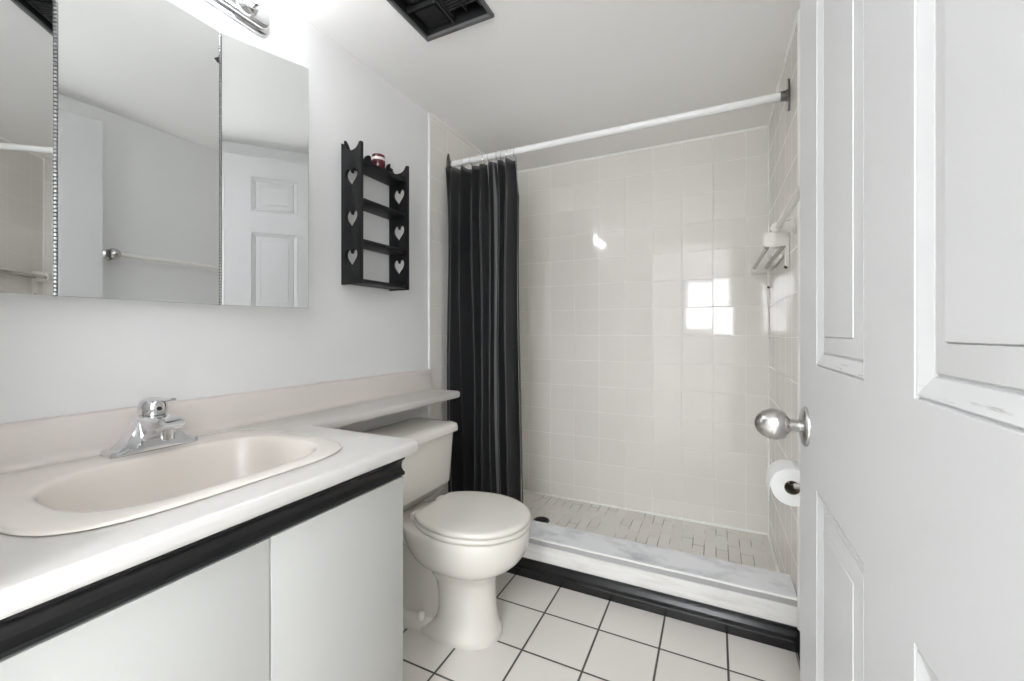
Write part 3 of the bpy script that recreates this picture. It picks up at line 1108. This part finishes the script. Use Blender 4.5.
sr = thing('double_towel_bar', 'white double towel bar with two grey rails on the shower tile', 'towel bar', (XR, 2.11, 1.39))
xw = XR - .0045
pl = [(xw, 1.318), (xw - .007, 1.318), (xw - .011, 1.330), (xw - .012, 1.395), (xw - .074, 1.395), (xw - .080, 1.398), (xw - .084, 1.406), (xw - .084, 1.438), (xw - .079, 1.449), (xw - .066, 1.453), (xw - .006, 1.456), (xw, 1.456)]
for y, dz in ((1.900, 0), (2.470, -.022)):
    bm = bmesh.new()
    loft(bm, [[(x, y + dy, z + dz) for x, z in pl] for dy in (-.017, .017)])
    bmesh.ops.recalc_face_normals(bm, faces=bm.faces)
    bmesh.ops.bevel(bm, geom=[e for e in bm.edges if abs(e.verts[0].co.y - e.verts[1].co.y) < 1e-6], offset=.003, segments=2, affect='EDGES')
    br = obj('bracket', bm, 'plastic', sr, angle=40)
    bm = bmesh.new()
    lathe(bm, (xw - .009, y, pl[0][1] + dz), (0, 0, -1), [(.006, -.004), (.006, .004), (0, .006)], 14)
    obj('screw_cap', bm, 'rubber', br)
for x in (.1800, .2330):
    bm = bmesh.new()
    tube(bm, [(x, 1.886, 1.396), (x, 2.484, 1.396)], .0085, 16)
    obj('rail', bm, 'acrylic', sr)

# ------------------------------------------------------------------ toilet paper
PX, PY, PZ = .194, 1.392, .647
th = thing('paper_holder', 'metal toilet paper holder on the wall past the door', 'paper holder', (XR, PY + .05, PZ))
for y in (PY - .017, PY + .119):
    bm = bmesh.new()
    tube(bm, [(XR - .004, y, PZ + .005), (XR - .03, y, PZ + .004), (PX + .02, y, PZ + .002), (PX, y, PZ)], [.012, .009, .008, .007], 14)
    obj('arm', bm, 'nickel', th)
bm = bmesh.new()
lathe(bm, (XR, PY + .052, PZ + .005), (-1, 0, 0), [(.030, 0), (.030, .003), (.026, .006), (0, .006)], 28)
bmesh.ops.scale(bm, verts=bm.verts, vec=(1, 2.3, 1), space=Matrix.Translation((-XR, -(PY + .052), -PZ)))
obj('wall_plate', bm, 'nickel', th)
bm = bmesh.new()
tube(bm, [(PX, PY - .017, PZ), (PX, PY + .119, PZ)], .0062, 14)
obj('spindle', bm, 'rubber', th)

rp = thing('toilet_paper_roll', 'white toilet paper roll hanging on the holder below the door knob', 'toilet paper', (PX, PY + .05, PZ - .0108))
RC = (PX, PY, PZ - .0108)
bm = bmesh.new()
prof = [(.0195, .0), (.050, .0), (.052, .002), (.052, .100), (.050, .102), (.0195, .102), (.0195, 0)]
rings = []
n = 48
for r, h in prof:
    rings.append([(RC[0] + r * math.cos(2 * PI * i / n), RC[1] + h, RC[2] + r * math.sin(2 * PI * i / n)) for i in range(n)])
loft(bm, rings, cap0=False, cap1=False)
bmesh.ops.remove_doubles(bm, verts=bm.verts, dist=1e-6)
# loose end of the sheet
sh = [(.0532, 80), (.0532, 110), (.0532, 140), (.0532, 165), (.054, 180)]
pts = [(RC[0] + r * math.cos(math.radians(a)), RC[2] + r * math.sin(math.radians(a))) for r, a in sh] + [(RC[0] - .0555, RC[2] - .015), (RC[0] - .055, RC[2] - .032)]
ins = [(x + .0010 * (1 if x < RC[0] else 0), z - .0008) for x, z in pts]
loft(bm, [[(x, RC[1] + h, z) for x, z in pts + ins[::-1]] for h in (.0015, .1005)])
obj('paper', bm, 'paper', rp, angle=40)
bm = bmesh.new()
rings = [[(RC[0] + r * math.cos(2 * PI * i / n), RC[1] + h, RC[2] + r * math.sin(2 * PI * i / n)) for i in range(n)] for r, h in ((.0195, .0005), (.0195, .1015), (.0180, .1015), (.0180, .0005), (.0195, .0005))]
loft(bm, rings, cap0=False, cap1=False)
bmesh.ops.remove_doubles(bm, verts=bm.verts, dist=1e-6)
obj('core', bm, 'card', rp)
